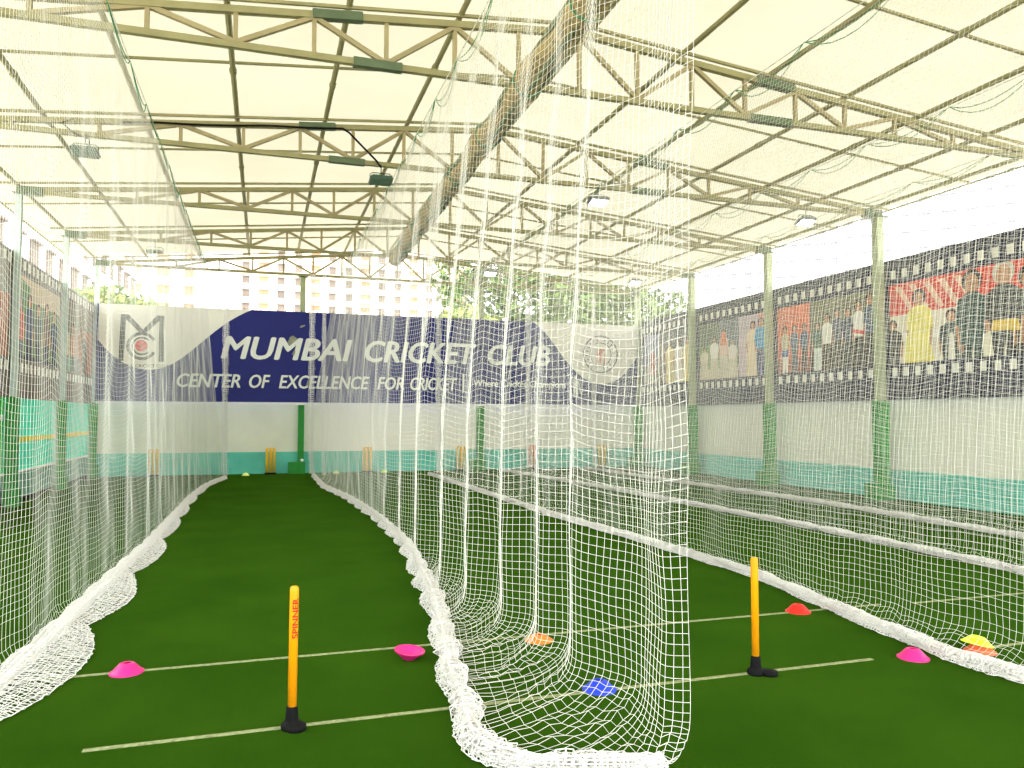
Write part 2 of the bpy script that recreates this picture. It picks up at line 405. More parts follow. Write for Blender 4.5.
# back wall
b = MB(); b.box(-4.35, 11.8, YB, YB + 0.12, 0, 0.6, M['teal']); b.box(-4.35, 1.55, YB, YB + 0.12, 0.6, 1.95, M['white_wall']); b.box(1.55, 11.8, YB, YB + 0.12, 0.6, 1.95, M['white_sheet'])
struct(b.build('wall_back'))
b = MB(); b.box(XR, XR + 0.12, -1, YB + 0.12, 0, 0.57, M['teal']); b.box(XR, XR + 0.12, -1, YB + 0.12, 0.57, 1.97, M['white_wall'])
struct(b.build('wall_right'))
b = MB(); b.box(XL - 0.12, XL, -1, YB + 0.12, 0, 0.55, M['greyteal']); b.box(XL - 0.12, XL, 15.45, YB + 0.12, 0.55, 1.93, M['cyan']); b.box(XL - 0.12, XL, -1, 15.45, 0.55, 1.93, M['bgreen'])
struct(b.build('wall_left'))
struct(MB().box(XL, XL + 0.015, 15.6, YB, 1.1, 1.19, M['yellow']).build('trim_1'))
struct(MB().box(XL, XL + 0.03, 8, YB, 0.54, 0.58, M['white']).build('trim_2'))
struct(MB().box(XL, XL + 0.012, 8, 15.4, 1.5, 1.6, M['white']).build('trim_3'))
struct(MB().box(XL, XL + 0.05, 8, YB, 0, 0.06, M['black']).build('base_shade_left'))  # black strip painting in the shadow line at the foot of the left wall
struct(MB().box(8.68, 8.72, YB - 0.012, YB, 0.62, 1.93, M['white_wall']).build('trim_4'))

# posts
def post(x, y, top, label, paint, side=1, shaft_w=0.15, casing=True, cw=0.22, base=True, bx=0.25, xr=0.12, group=None):
    r = empty('steel_post', (x, y, 0), label, 'post', group)
    MB().box(-shaft_w / 2, shaft_w / 2, -shaft_w / 2, shaft_w / 2, 1.9 if casing else 0, top).build('shaft', M[paint], r)
    MB().box(-shaft_w * 0.9, shaft_w * 0.9, -shaft_w * 0.9, shaft_w * 0.9, top, top + 0.02).build('cap_plate', M['sleeve'], r)
    if casing: MB().box(-cw / 2, cw / 2, -cw / 2, cw / 2, 0.02, 1.92).build('green_casing', M['green'], r)
    if base: MB().box(-bx - 0.08, xr, -0.2, cw / 2 - 0.01, 0, 0.32).build('base_block', M['green'], r)
    return r
ordn = ['the back right corner', 'right wall, second from the back corner', 'right wall, third from the back corner', 'right wall beside the yellow-sari photo', 'right wall nearest the entrance']
R_LAB = {22.34: 'slim post in the back right corner, partly behind the round club crest', 19.03: 'pale green-footed post on the right wall, first from the back corner',
         15.57: 'pale green-footed post on the right wall left of the orange photo', 12.1: 'tall pale green-footed post between the film-strip photo banners, left of the yellow dress', 8.65: 'post on the right wall just past the picture edge'}
for y in TY[1:]: post(11.45, y, 5.52, R_LAB[y], 'post')
L_LAB = {22.34: 'pale teal post in the back left corner beside the monogram', 19.03: 'pale post on the left wall, second from the back corner', 15.57: 'pale post at the left edge of view with a bright green foot'}
for y in TY[2:]: post(-4.19, y, 5.52, L_LAB[y], 'postl', bx=-0.01, xr=0.14, shaft_w=0.1, cw=0.17)
p = post(1.0, 22.34, 5.5, 'khaki post behind the blue banner with a green foot in the open lane', 'post', cw=0.16)
p = post(6.2, 22.34, 5.5, 'green-footed post on the back wall seen through the middle nets', 'post', cw=0.2)

# trusses
OFFS = [0.0, 0.79, 1.58, 2.38, 3.18, 4.0, 4.87, 5.94, 7.03]
BZ = 5.57
def topz(x): return RZ - 0.0905 * abs(x - RX)
T_LAB = ['nearest roof truss, crossing the top edge of the view', 'second roof truss with the hanging floodlights below it', 'third roof truss from the front, midway down the hall', 'fourth roof truss, last but one before the back wall', 'end truss over the back wall with sky behind it']
def truss():
    r = empty('roof_truss', (RX, 0, 0))
    E = 7.82
    b = MB(); b.bar((-E, 0, topz(RX - E) - 0.02), (0, 0, RZ), 0.075, 0.075); b.bar((0, 0, RZ), (E, 0, topz(RX + E) - 0.02), 0.075, 0.075); b.build('top_chord', M['steel'], r)
    MB().bar((-E, 0, BZ), (E, 0, BZ), 0.07, 0.07).build('bottom_chord', M['steel'], r)
    b = MB(); b.bar((-E - 0.35, 0, topz(RX - E) + 0.07), (0, 0, RZ + 0.115), 0.035, 0.035); b.bar((0, 0, RZ + 0.115), (E + 0.25, 0, topz(RX + E) + 0.08), 0.035, 0.035); b.build('rafter_pipe', M['purlin'], r)
    for sgn in (-1, 1):
        for k, off in enumerate(OFFS):
            if k == 0 and sgn < 0: continue
            x = sgn * off; MB().bar((x, 0, BZ), (x, 0, topz(RX + x)), 0.048).build('web_strut', M['steel2'], r)
        for k in range(0, 7):
            a, c = OFFS[k] * sgn, OFFS[k + 1] * sgn
            if k % 2 == 0: p, q = (a, 0, topz(RX + a) - 0.03), (c, 0, BZ + 0.03)
            else: p, q = (a, 0, BZ + 0.03), (c, 0, topz(RX + c) - 0.03)
            MB().bar(p, q, 0.052).build('diagonal_brace', M['steel2'], r)
        MB().box(sgn * (E - 0.15) - 0.2, sgn * (E - 0.15) + 0.2, -0.07, 0.07, BZ - 0.06, BZ + 0.09).build('end_plate', M['sleeve'], r)
    for x0, x1 in ((-3.2, -2.65), (2.55, 3.15)):
        MB().bar((x0, 0, topz(RX + x0)), (x1, 0, topz(RX + x1)), 0.1, 0.1).build('splice_sleeve', M['sleeve'], r)
    for x0, x1 in ((-2.75, -2.2), (2.45, 3.1)):
        MB().bar((x0, 0, BZ), (x1, 0, BZ), 0.095, 0.095).build('splice_sleeve', M['sleeve'], r)
    return r
T0 = truss()
for i, y in enumerate(TY):
    t = T0 if i == 0 else copy_tree(T0)
    if i > 1:
        for ch in list(t.children):
            if ch.name.startswith('splice'): bpy.data.objects.remove(ch)
    t.location = (RX, y, 0); tag(t, T_LAB[i], 'roof truss', 'roof trusses')
P_LAB = ['eave purlin along the left edge of the roof', 'purlin nearest the left eave', 'purlin running just above the left net rope', 'purlin over the left side of the open lane', 'purlin over the middle of the open lane', 'purlin left of the dark rolled cloth', 'purlin on the left of the roof ridge', 'purlin on the right of the roof ridge', 'first purlin down the right slope from the ridge pair', 'second purlin down the right slope from the ridge pair',
         'third purlin down the right slope from the ridge pair', 'fourth purlin down the right slope, above the far right lane', 'purlin nearest the right eave', 'eave purlin along the right edge of the roof']
for x, lab in zip(PX, P_LAB):
    r = empty('roof_purlin', (x, 0, roofz(x)), lab, 'purlin', 'roof purlins')
    MB().tube([(0, y, 0) for y in np.arange(-4.5, 22.7, 3.0)] + [(0, 22.65, 0)], 0.036, 8).build('pipe', M['purlin'], r)
    for y in (10.0 + (x % 1), 15.2 - (x % 1), 6.8): MB().tube([(0, y - 0.06, 0), (0, y + 0.06, 0)], 0.047, 8).build('coupling', M['purlin'], r)
for x, lab in ((-4.95, 'thin pipe along the left overhang of the roof'), (11.95, 'thin pipe along the right overhang of the roof')):
    tag(MB().tube([(x, -4, roofz(x) + 0.05), (x, 22.6, roofz(x) + 0.05)], 0.022, 6).build('overhang_pipe', M['purlin']), lab, 'pipe')
for i, y in enumerate([6.9, 10.4, 13.85, 17.3, 20.75]):
    b = MB(); b.bar((-4.9, y, roofz(-4.9) + 0.045), (RX, y, RZ + 0.185), 0.03); b.bar((RX, y, RZ + 0.185), (11.9, y, roofz(11.9) + 0.045), 0.03)
    tag(b.build('sheeting_rail', M['purlin']), ['thin roof rail in front of the nearest truss', 'thin roof rail between the first and second trusses', 'thin roof rail between the second and third trusses', 'thin roof rail between the third and fourth trusses', 'thin roof rail just before the end truss'][i], 'roof rail', 'thin roof rails')

# rolled cloth hung under the ridge
r = empty('rolled_cloth', (2.95, 0, 5.36), 'long brown cloth roll tied under the trusses beneath the ridge', 'rolled cloth')
def roll_x(y): return -0.2 * (18.4 - y) / 12
pts = []; rr = []
for y in np.arange(4.0, 18.4, 0.12):
    pts.append((roll_x(y) + 0.02 * math.sin(y * 2.3), y, 0.02 * math.sin(y * 1.6) + 0.015 * math.sin(y * 5.1))); rr.append(0.15 + 0.014 * math.sin(y * 3.3) + 0.01 * math.sin(y * 9))
MB().tube(pts, rr, 12).build('cloth', M['roll'], r, True)
for q, (dx, dz) in enumerate(((0.12, -0.07), (-0.03, -0.145), (-0.13, 0.04))):
    MB().tube([(roll_x(y) + dx + 0.012 * math.sin(y * 4 + q), y, dz + 0.02 * math.sin(y * 3.1 + q)) for y in np.arange(4.0, 18.3, 0.15)], 0.028, 6).build('fold', M['rollg'], r, True)
for y in np.arange(4.6, 18.2, 1.73):
    MB().tube([(roll_x(y) + 0.175 * math.cos(a), y, 0.175 * math.sin(a)) for a in np.linspace(0, 2 * math.pi, 13)], 0.01, 5).build('tie', M['cordg'], r)

# floodlights
def floodlight(x, y, on, label, tilt, group):
    r = empty('floodlight', (x, y, 5.28), label, 'floodlight', group)
    r.scale = (0.78, 0.78, 0.78)
    b = MB(); b.prism([(-0.2, -0.03), (0.2, -0.03), (0.235, 0.02), (0.18, 0.06), (-0.18, 0.06), (-0.235, 0.02)], 'y', -0.14, 0.14)
    for k in range(7): b.box(-0.15 + k * 0.05 - 0.006, -0.15 + k * 0.05 + 0.006, -0.12, 0.12, 0.06, 0.09)
    h = b.build('housing', M['lamp_grey' if on else 'lamp_dark'], r); h.rotation_euler = (tilt, 0, 0)
    l = MB().box(-0.19, 0.19, -0.125, 0.125, -0.036, -0.028).build('lens', M['lens_on' if on else 'lens_off'], h)
    b = MB(); b.tube([(-0.22, 0, 0.02), (-0.22, 0, 0.12), (-0.17, 0, 0.16), (0.17, 0, 0.16), (0.22, 0, 0.12), (0.22, 0, 0.02)], 0.009, 6); b.tube([(0, 0, 0.155), (0, 0, 0.34)], 0.01, 6)
    b.build('bracket', M['lamp_grey' if on else 'lamp_dark'], r)
    return r
FY = 12.02
floodlight(-2.45, FY, False, 'unlit floodlight hanging behind the left net', -0.2, 'floodlights')
floodlight(1.7, FY, False, 'dark green unlit floodlight over the open lane', -0.2, 'floodlights')
floodlight(5.42, FY, True, 'glowing floodlight under the second truss, near mid roof', -0.35, 'floodlights')
floodlight(9.7, FY, True, 'glowing floodlight under the second truss near the right eave', -0.35, 'floodlights')
floodlight(-2.4, 18.95, False, 'faint floodlight under the fourth truss behind the left net', 0.1, 'floodlights')
floodlight(5.5, 18.95, True, 'small glowing floodlight under the fourth truss, before the trees', -0.35, 'floodlights')
floodlight(9.64, 18.95, True, 'small glowing floodlight in the far right corner under the eave', -0.35, 'floodlights')
b = MB(); zt = lambda x: topz(x) - 0.03
b.tube([(x, 12.03, zt(x) - 0.02 * abs(math.sin(x * 2))) for x in np.linspace(-2.0, 1.1, 14)] + [(1.2, 12.03, 6.0), (1.45, 12.0, 5.75), (1.62, 12.02, 5.6), (1.7, 12.02, 5.5)], 0.016, 6)
tag(b.build('power_cable', M['black']), 'black cable along the second truss down to the unlit floodlight over the lane', 'cable')
b = MB(); b.tube([(-2.6, 12.03, 5.75), (-2.75, 12.02, 5.68), (-2.6, 12.02, 5.55), (-2.4, 12.02, 5.48), (-2.4, 12.02, 5.3)], 0.01, 6)
tag(b.build('lamp_cable', M['black']), 'looped cable above the unlit floodlight behind the left net', 'cable')

# ------------------------------------------------------------------ banners
def arc(cx, cz, r, a0, a1, n=24): return [(cx + r * math.cos(a), cz + r * math.sin(a)) for a in np.linspace(a0, a1, n)]
def bez(p0, p1, p2, p3, n=14):
    return [tuple((1 - t) ** 3 * a + 3 * t * (1 - t) ** 2 * b_ + 3 * t * t * (1 - t) * c + t ** 3 * d for a, b_, c, d in zip(p0, p1, p2, p3)) for t in np.linspace(0, 1, n)]
BY = 22.2
rb = empty('club_banner', (0, BY, 0), 'wide blue and white club banner across the back wall', 'banner')
MB().box(-4.15, 11.35, -0.01, 0.01, 1.97, 4.5).build('banner_sheet', M['navy'], rb)
MB().box(-4.12, 11.12, -0.03, 0.03, 1.9, 1.97).build('bottom_rail', M['white'], rb)
pl = [(-4.1, 4.5)] + [(-4.1, 3.75)] + bez((-4.1, 3.55), (-3.6, 2.85), (-2.9, 2.55), (-2.2, 3.05), 16) + bez((-2.2, 3.05), (-1.6, 3.5), (-1.2, 4.1), (-0.35, 4.5), 14)[1:]
MB().prism(pl, 'y', -0.016, -0.0105).build('white_swoosh', M['banner_white'], rb)
pr = [(11.35, 4.5), (7.8, 4.5)] + bez((7.8, 4.5), (8.6, 4.1), (8.9, 2.75), (10.05, 2.62), 16)[1:] + bez((10.05, 2.62), (10.7, 2.62), (10.95, 3.0), (11.35, 3.5), 8)[1:]
MB().prism(pr[::-1], 'y', -0.016, -0.0105).build('white_swoosh', M['banner_white'], rb)
RT = (math.pi / 2, 0, 0)
for w, x0, x1 in (('MUMBAI', -1.1, 2.35), ('CRICKET', 2.75, 6.0), ('CLUB', 6.4, 8.35)):
    text_mesh('title_lettering', w, M['letter'], rb, (x0, -0.02, 3.15), RT, 0.7, x1 - x0, 0.22, 0.026, 0.005, height=0.6)
for w, x0, x1 in (('CENTER', -2.2, -0.62), ('OF', -0.38, 0.15), ('EXCELLENCE', 0.4, 2.85), ('FOR', 3.1, 3.85), ('CRICKET', 4.05, 5.42)):
    text_mesh('subtitle_lettering', w, M['letter'], rb, (x0, -0.02, 2.36), RT, 0.45, x1 - x0, 0.22, 0.011, 0.005, height=0.36)
text_mesh('tagline_lettering', 'Where Cricket Champions', M['letter'], rb, (5.95, -0.02, 2.42), RT, 0.3, 2.95, 0.1, 0.006, 0.005, height=0.27)
MB().box(5.6, 5.66, -0.022, -0.0105, 2.3, 2.85).build('divider_bar', M['letter'], rb)
b = MB(); b.prism(arc(9.22, 2.83, 0.05, 0, 6.28, 12)[:-1], 'y', -0.022, -0.0105); b.prism([(9.14, 2.5), (9.3, 2.5), (9.32, 2.76), (9.12, 2.76)], 'y', -0.022, -0.0105)
b.prism([(9.14, 2.2), (9.2, 2.2), (9.22, 2.5), (9.15, 2.5)], 'y', -0.022, -0.0105); b.prism([(9.25, 2.2), (9.32, 2.2), (9.29, 2.5), (9.23, 2.5)], 'y', -0.022, -0.0105); b.prism([(9.3, 2.72), (9.34, 2.72), (9.42, 2.3), (9.38, 2.3)], 'y', -0.022, -0.0105)
b.build('player_figure', M['letter'], rb)
# monogram
lg = MB(); d0, d1 = -0.024, -0.0165
def stroke(pts, w):
    for p, q in zip(pts[:-1], pts[1:]): lg.bar((p[0], (d0 + d1) / 2, p[1]), (q[0], (d0 + d1) / 2, q[1]), abs(d1 - d0), w, up=(0, 0, 1) if abs(q[0] - p[0]) > abs(q[1] - p[1]) * 0.02 else (1, 0, 0))
def band(cx, cz, r0, r1, a0, a1, n=30):
    lg.prism(arc(cx, cz, r1, a0, a1, n) + arc(cx, cz, r0, a1, a0, n), 'y', d0, d1)
for x0, x1 in ((-3.56, -3.48), (-3.36, -3.36), (-2.68, -2.6), (-2.8, -2.8)): pass
lg.prism([(-3.62, 3.02), (-3.5, 3.02), (-3.46, 4.24), (-3.58, 4.24)], 'y', d0, d1)
lg.prism([(-2.66, 3.02), (-2.54, 3.02), (-2.54, 4.24), (-2.66, 4.24)], 'y', d0, d1)
lg.prism([(-3.58, 4.24), (-3.4, 4.24), (-2.98, 3.78), (-3.08, 3.72)], 'y', d0, d1)
lg.prism([(-2.54, 4.24), (-2.72, 4.24), (-3.05, 3.86), (-2.96, 3.78)], 'y', d0, d1)
band(-3.07, 3.42, 0.29, 0.37, 0.5, 2 * math.pi - 0.5); band(-3.07, 3.42, 0.2, 0.245, 0.75, 2 * math.pi - 0.75)
lg.build('monogram', M['ink'], rb)
MB().prism(arc(-3.08, 3.43, 0.155, 0, 2 * math.pi, 25)[:-1], 'y', d0, d1).build('monogram_ball', M['logored'], rb)
text_mesh('monogram_caption', 'MUMBAI CRICKET CLUB', M['ink'], rb, (-3.68, -0.02, 2.86), RT, 0.12, 1.25, 0, 0.0, 0.003, height=0.085)
# round crest
lg = MB(); cx, cz = 10.07, 3.56
band(cx, cz, 0.555, 0.595, 0, 2 * math.pi, 49); band(cx, cz, 0.35, 0.375, 0, 2 * math.pi, 41)
for k in range(22):
    a = k * 2 * math.pi / 22 + 0.1
    if k in (5, 16): continue
    p = Vector((cx + 0.465 * math.cos(a), 0, cz + 0.465 * math.sin(a))); t_ = Vector((-math.sin(a), 0, math.cos(a))); n_ = Vector((math.cos(a), 0, math.sin(a)))
    lg.bar((p + n_ * 0.05 + Vector((0, -0.02, 0))), (p - n_ * 0.05 + Vector((0, -0.02, 0))), 0.02, 0.008, up=(0, 1, 0))
    lg.bar((p + t_ * 0.025 + n_ * 0.03 * ((k % 3) - 1) + Vector((0, -0.02, 0))), (p - t_ * 0.025 + n_ * 0.03 * ((k % 3) - 1) + Vector((0, -0.02, 0))), 0.02, 0.008, up=(0, 1, 0))
lg.build('crest_ring', M['inkthin'], rb)
b = MB(); b.prism([(10.0, 3.72), (10.03, 3.3), (10.08, 3.3), (10.1, 3.55), (10.2, 3.68), (10.17, 3.25), (10.22, 3.25), (10.23, 3.74)][::-1], 'y', d0, d1)
b.prism([(9.93, 3.3), (10.0, 3.3), (9.99, 3.6), (9.95, 3.62)], 'y', d0, d1); b.build('crest_emblem', M['crestred'], rb)
M['tear'] = mat('banner_tear', srgb(135, 140, 125), 0.8, 0.3, 8)
for tp in ([(0.6, 3.62), (0.72, 3.5), (0.83, 3.58), (0.86, 3.75), (0.74, 3.83), (0.66, 3.78)], [(0.72, 3.3), (0.86, 3.25), (0.9, 3.38), (0.78, 3.42)], [(1.1, 2.42), (1.24, 2.4), (1.28, 2.56), (1.16, 2.6)], [(0.92, 4.05), (1.03, 4.08), (1.08, 4.14), (0.96, 4.12)]):
    MB().prism(tp, 'y', -0.03, -0.026).build('torn_patch', M['tear'], rb)
b = MB()
for k in range(70):
    x = -4.0 + k * 0.216; b.box(x - 0.012, x + 0.012, -0.012, 0.012, 4.5, 4.545)
b.build('tie_loops', M['ink'], rb)

# printed photo banners (flat prints)
PM = {}
def pm(c):
    if c not in PM: PM[c] = mat('print_%02x%02x%02x' % c, srgb(*c), 0.6, 0.12, 3)
    return PM[c]
SKIN = (190, 140, 105); HAIR = (45, 38, 36)
def person(b, P, cy, zf, h, shirt, legs, w=0.2, d=0, hair=HAIR, robe=False):
    """flat printed figure; P maps (y,z) polygon to 3d at print depth"""
    hh = h / 7.2
    b(arc(cy, zf + h - hh * 0.45, hh * 0.62, 0, 6.28, 14)[:-1], hair, d)
    b([(cy + 0.42 * hh * math.cos(a), zf + h - hh * 0.62 + 0.56 * hh * math.sin(a)) for a in np.linspace(0, 6.28, 14)[:-1]], SKIN, d + 1)
    b([(cy - 0.2 * hh, zf + h * 0.82), (cy + 0.2 * hh, zf + h * 0.82), (cy + 0.2 * hh, zf + h * 0.9), (cy - 0.2 * hh, zf + h * 0.9)], SKIN, d)
    b([(cy - w * 0.85, zf + h * 0.47), (cy + w * 0.85, zf + h * 0.47), (cy + w * 1.15, zf + h * 0.62), (cy + w, zf + h * 0.8), (cy + w * 0.35, zf + h * 0.855), (cy - w * 0.35, zf + h * 0.855), (cy - w, zf + h * 0.8), (cy - w * 1.15, zf + h * 0.62)], shirt, d + 1)
    if robe: b([(cy - w * 1.2, zf), (cy + w * 1.2, zf), (cy + w * 0.9, zf + h * 0.5), (cy - w * 0.9, zf + h * 0.5)], legs, d)
    else:
        b([(cy - w * 0.75, zf), (cy - w * 0.08, zf), (cy, zf + h * 0.48), (cy - w * 0.8, zf + h * 0.48)], legs, d)
        b([(cy + w * 0.08, zf), (cy + w * 0.75, zf), (cy + w * 0.8, zf + h * 0.48), (cy, zf + h * 0.48)], legs, d)
    b([(cy - w * 1.15, zf + h * 0.62), (cy - w * 0.95, zf + h * 0.62), (cy - w * 0.8, zf + h * 0.45), (cy - w * 1.0, zf + h * 0.43)], SKIN, d + 2)
    b([(cy + w * 1.15, zf + h * 0.62), (cy + w * 0.95, zf + h * 0.62), (cy + w * 0.8, zf + h * 0.45), (cy + w * 1.0, zf + h * 0.43)], SKIN, d + 2)

def photo_banner(x, y0, y1, face, label, pics, perfs=True, z0=1.93, z1=4.66, sheet='film', pz0=2.62, pz1=4.16):
    """banner in the plane x, facing face (+1/-1 along x); pics: list of (ya, yb, draw)"""
    r = empty('photo_banner', (x, (y0 + y1) / 2, 0), label, 'banner', 'film-strip photo banners')
    yc = (y0 + y1) / 2
    b = MB().box(-0.008, 0.008, y0 - yc, y1 - yc, z0, z1, M[sheet])
    if perfs:
        n = int((y1 - y0 - 0.1) / 0.27)
        for k in range(n):
            y = y0 - yc + 0.17 + k * (y1 - y0 - 0.34) / max(1, n - 1)
            for za, zb in ((4.27, 4.44), (2.38, 2.55)):
                xa, xb = sorted((face * 0.0085, face * 0.012)); b.box(xa, xb, y - 0.062, y + 0.062, za, zb, M['banner_white'])
    b.build('banner_sheet', None, r)
    for ya, yb, draw in pics:
        b = MB()
        def put(poly, col, d):
            poly = [(min(max(p[0], ya + 0.005), yb - 0.005), min(max(p[1], pz0), pz1)) for p in poly]
            q = []
            for p in poly:
                if not q or math.hypot(p[0] - q[-1][0], p[1] - q[-1][1]) > 1e-4: q.append(p)
            if len(q) < 3: return
            area = sum(q[i][0] * q[(i + 1) % len(q)][1] - q[(i + 1) % len(q)][0] * q[i][1] for i in range(len(q)))
            if (area > 0) != (face > 0): q = q[::-1]
            xx = face * (0.010 + 0.0012 * d + put.n * 0.00004); put.n += 1
            b.add([(xx, p[0] - yc, p[1]) for p in q], [tuple(range(len(q)))], pm(col))
        put.n = 0
        put([(ya, pz0), (yb, pz0), (yb, pz1), (ya, pz1)], (120, 120, 120), 0)
        draw(put, ya, yb)
        b.build('photo_print', None, r)
    return r
def rect(put, a, b_, z0, z1, c, d=1): put([(a, z0), (b_, z0), (b_, z1), (a, z1)], c, d)

def pic_yellow(put, a, b):      # looks along +x wall: larger y is left in view
    rect(put, a, b, 2.62, 4.16, (225, 215, 195)); rect(put, a, b, 3.55, 4.16, (222, 82, 62), 1)
    for k in range(5): put([(b - 0.5 - k * 0.33, 3.6), (b - 0.62 - k * 0.33, 3.6), (b - 0.3 - k * 0.33, 4.1), (b - 0.15 - k * 0.33, 4.1)], (235, 190, 165), 2)
    rect(put, a, b, 3.05, 3.2, (240, 235, 225), 1)
    person(put, None, b - 0.08, 2.2, 1.25, (70, 62, 58), (50, 48, 50), 0.22, 3)
    person(put, None, b - 0.72, 2.1, 1.85, (240, 226, 105), (236, 220, 98), 0.27, 4, robe=True)
    put([(b - 0.95, 2.65), (b - 0.35, 2.65), (b - 0.4, 3.1), (b - 0.62, 3.35), (b - 0.95, 3.2)], (243, 230, 118), 7)
    person(put, None, b - 1.42, 2.1, 1.4, (75, 88, 84), (70, 80, 78), 0.24, 4); put([(b - 1.5, 2.62), (b - 1.34, 2.62), (b - 1.38, 3.1), (b - 1.46, 3.1)], (225, 220, 205), 8)
    person(put, None, b - 1.85, 1.75, 2.35, (58, 85, 80), (52, 78, 74), 0.3, 5)
    person(put, None, b - 2.45, 1.75, 2.4, (60, 62, 62), (58, 58, 60), 0.32, 5, hair=(195, 185, 170)); put([(b - 2.75, 3.0), (b - 2.2, 3.05), (b - 2.25, 3.22), (b - 2.7, 3.2)], (225, 190, 70), 9)
    put([(b - 2.25, 2.62), (b - 2.05, 2.62), (b - 2.05, 3.0), (b - 2.2, 3.05)], (225, 220, 195), 9)
    person(put, None, a + 0.5, 1.8, 2.2, (90, 110, 95), (60, 60, 60), 0.28, 4)
def pic_orange(put, a, b):
    rect(put, a, b, 2.62, 4.16, (228, 120, 82)); rect(put, a, b, 2.62, 2.95, (170, 95, 72), 1)
    for k, (s, l) in enumerate((((200, 185, 150), (225, 220, 210)), ((90, 105, 125), (70, 85, 95)), ((80, 95, 120), (90, 70, 65)))):
        person(put, None, b - 0.28 - k * 0.34, 2.62, 1.08, s, l, 0.13, 2)
    put([(b - 0.4, 3.0), (b - 0.16, 3.0), (b - 0.16, 3.15), (b - 0.4, 3.15)], (60, 95, 160), 6)
def pic_olive(put, a, b):
    rect(put, a, b, 2.62, 4.16, (130, 128, 98)); rect(put, a, b, 2.62, 3.1, (80, 72, 55), 1)
    for k, (s, l, hgt) in enumerate((((70, 105, 85), (210, 215, 205), 1.05), ((228, 226, 214), (90, 80, 65), 1.2), ((90, 95, 110), (75, 70, 62), 1.28), ((70, 78, 100), (60, 60, 58), 1.25), ((232, 228, 220), (70, 66, 60), 1.36), ((72, 92, 120), (68, 66, 62), 1.45))):
        person(put, None, b - 0.22 - k * 0.31, 2.62, hgt, s, l, 0.15, 2 + (k % 2))
    put([(b - 1.62, 3.28), (b - 1.3, 3.34), (b - 1.3, 3.42), (b - 1.62, 3.36)], (215, 70, 60), 7)
def pic_garden(put, a, b):
    rect(put, a, b, 2.62, 4.16, (120, 150, 88)); rect(put, a, b, 3.55, 4.16, (105, 115, 95), 1); rect(put, a, b, 2.62, 2.9, (205, 185, 160), 1)
    put([(a, 3.4), (a + 0.9, 3.5), (a + 0.8, 4.16), (a, 4.16)], (110, 118, 125), 2)
    for k, (y, s, hgt) in enumerate(((b - 0.25, (215, 205, 180), 0.85), (b - 0.75, (225, 222, 208), 1.1), (b - 1.2, (222, 190, 170), 1.25), (b - 1.6, (218, 210, 196), 0.95))):
        person(put, None, y, 2.66, hgt, s, (200, 190, 165), 0.19, 3, robe=True)
    put([(b - 1.35, 3.5), (b - 1.05, 3.5), (b - 1.1, 3.85), (b - 1.3, 3.85)], (215, 120, 75), 7)
def pic_pinkblue(put, a, b):
    rect(put, a, b, 2.62, 4.16, (200, 180, 185)); rect(put, a, b, 3.6, 4.16, (188, 172, 182), 1)
    put([(a, 3.6), (a + 0.5, 3.6), (a + 0.5, 4.16), (a, 4.16)], (205, 140, 130), 2)
    person(put, None, b - 0.62, 2.62, 1.35, (228, 205, 172), (225, 205, 170), 0.26, 3, robe=True)
    person(put, None, a + 0.38, 2.62, 1.4, (45, 150, 200), (62, 72, 120), 0.24, 4)
def pic_cream(put, a, b):
    rect(put, a, b, 2.62, 4.16, (150, 142, 130)); rect(put, a, b, 3.5, 4.16, (112, 112, 118), 1); put([(b - 1.0, 3.2), (b, 3.2), (b, 4.16), (b - 1.0, 4.16)], (130, 130, 165), 2)
    put([(b - 0.7, 2.9), (b - 0.45, 2.9), (b - 0.45, 3.6), (b - 0.7, 3.6)], (200, 92, 88), 3)
    for k, (s, l) in enumerate((((150, 130, 120), (120, 105, 95)), ((225, 205, 130), (220, 200, 125)), ((228, 220, 205), (225, 215, 200)), ((226, 206, 135), (220, 200, 125)))):
        person(put, None, b - 1.15 - k * 0.5, 2.62, 1.25, s, l, 0.22, 3 + k % 2, robe=True)
BX = 11.62
photo_banner(BX, 5.4, 12.06, -1, 'film-strip banner nearest the camera, with the yellow dress photo', [(8.6, 12.0, pic_yellow), (5.5, 8.55, pic_olive)])
photo_banner(BX, 12.065, 15.53, -1, 'film-strip banner with the orange team photo beside an olive group photo', [(14.3, 15.45, pic_orange), (12.2, 14.28, pic_olive)])
photo_banner(BX, 15.535, 18.99, -1, 'film-strip banner with the green garden photo and the bright blue shirt', [(17.05, 18.9, pic_garden), (15.7, 17.03, pic_pinkblue)])
photo_banner(BX, 18.995, 22.44, -1, 'film-strip banner in the far right corner with cream robes photo', [(19.15, 22.2, pic_cream)])
def pic_team(put, a, b):
    rect(put, a, b, 2.3, 4.16, (112, 130, 84)); rect(put, a, b, 2.3, 2.7, (70, 66, 62), 1); rect(put, a, b, 3.75, 4.16, (196, 172, 140), 1)
    put([(a + 0.3, 3.4), (a + 0.9, 3.3), (a + 1.0, 4.0), (a + 0.4, 4.1)], (85, 125, 60), 2)
    for k in range(5):
        person(put, None, a + 0.35 + k * 0.6, 2.3, 1.45 + 0.1 * (k % 2), [(200, 75, 55), (70, 80, 110), (90, 100, 90), (120, 95, 80), (60, 70, 95)][k], (55, 58, 75), 0.24, 3)
def pic_team2(put, a, b):
    rect(put, a, b, 2.3, 4.16, (128, 118, 100)); rect(put, a, b, 2.3, 2.65, (80, 78, 78), 1); rect(put, a + 1.9, b, 2.4, 3.7, (176, 105, 72), 2); rect(put, a + 0.5, a + 1.2, 2.6, 3.1, (150, 190, 150), 2)
    for k in range(4): person(put, None, a + 0.4 + k * 0.6, 2.3, 1.4, [(200, 190, 150), (190, 140, 120), (170, 110, 80), (90, 90, 90)][k], (80, 80, 85), 0.22, 3)
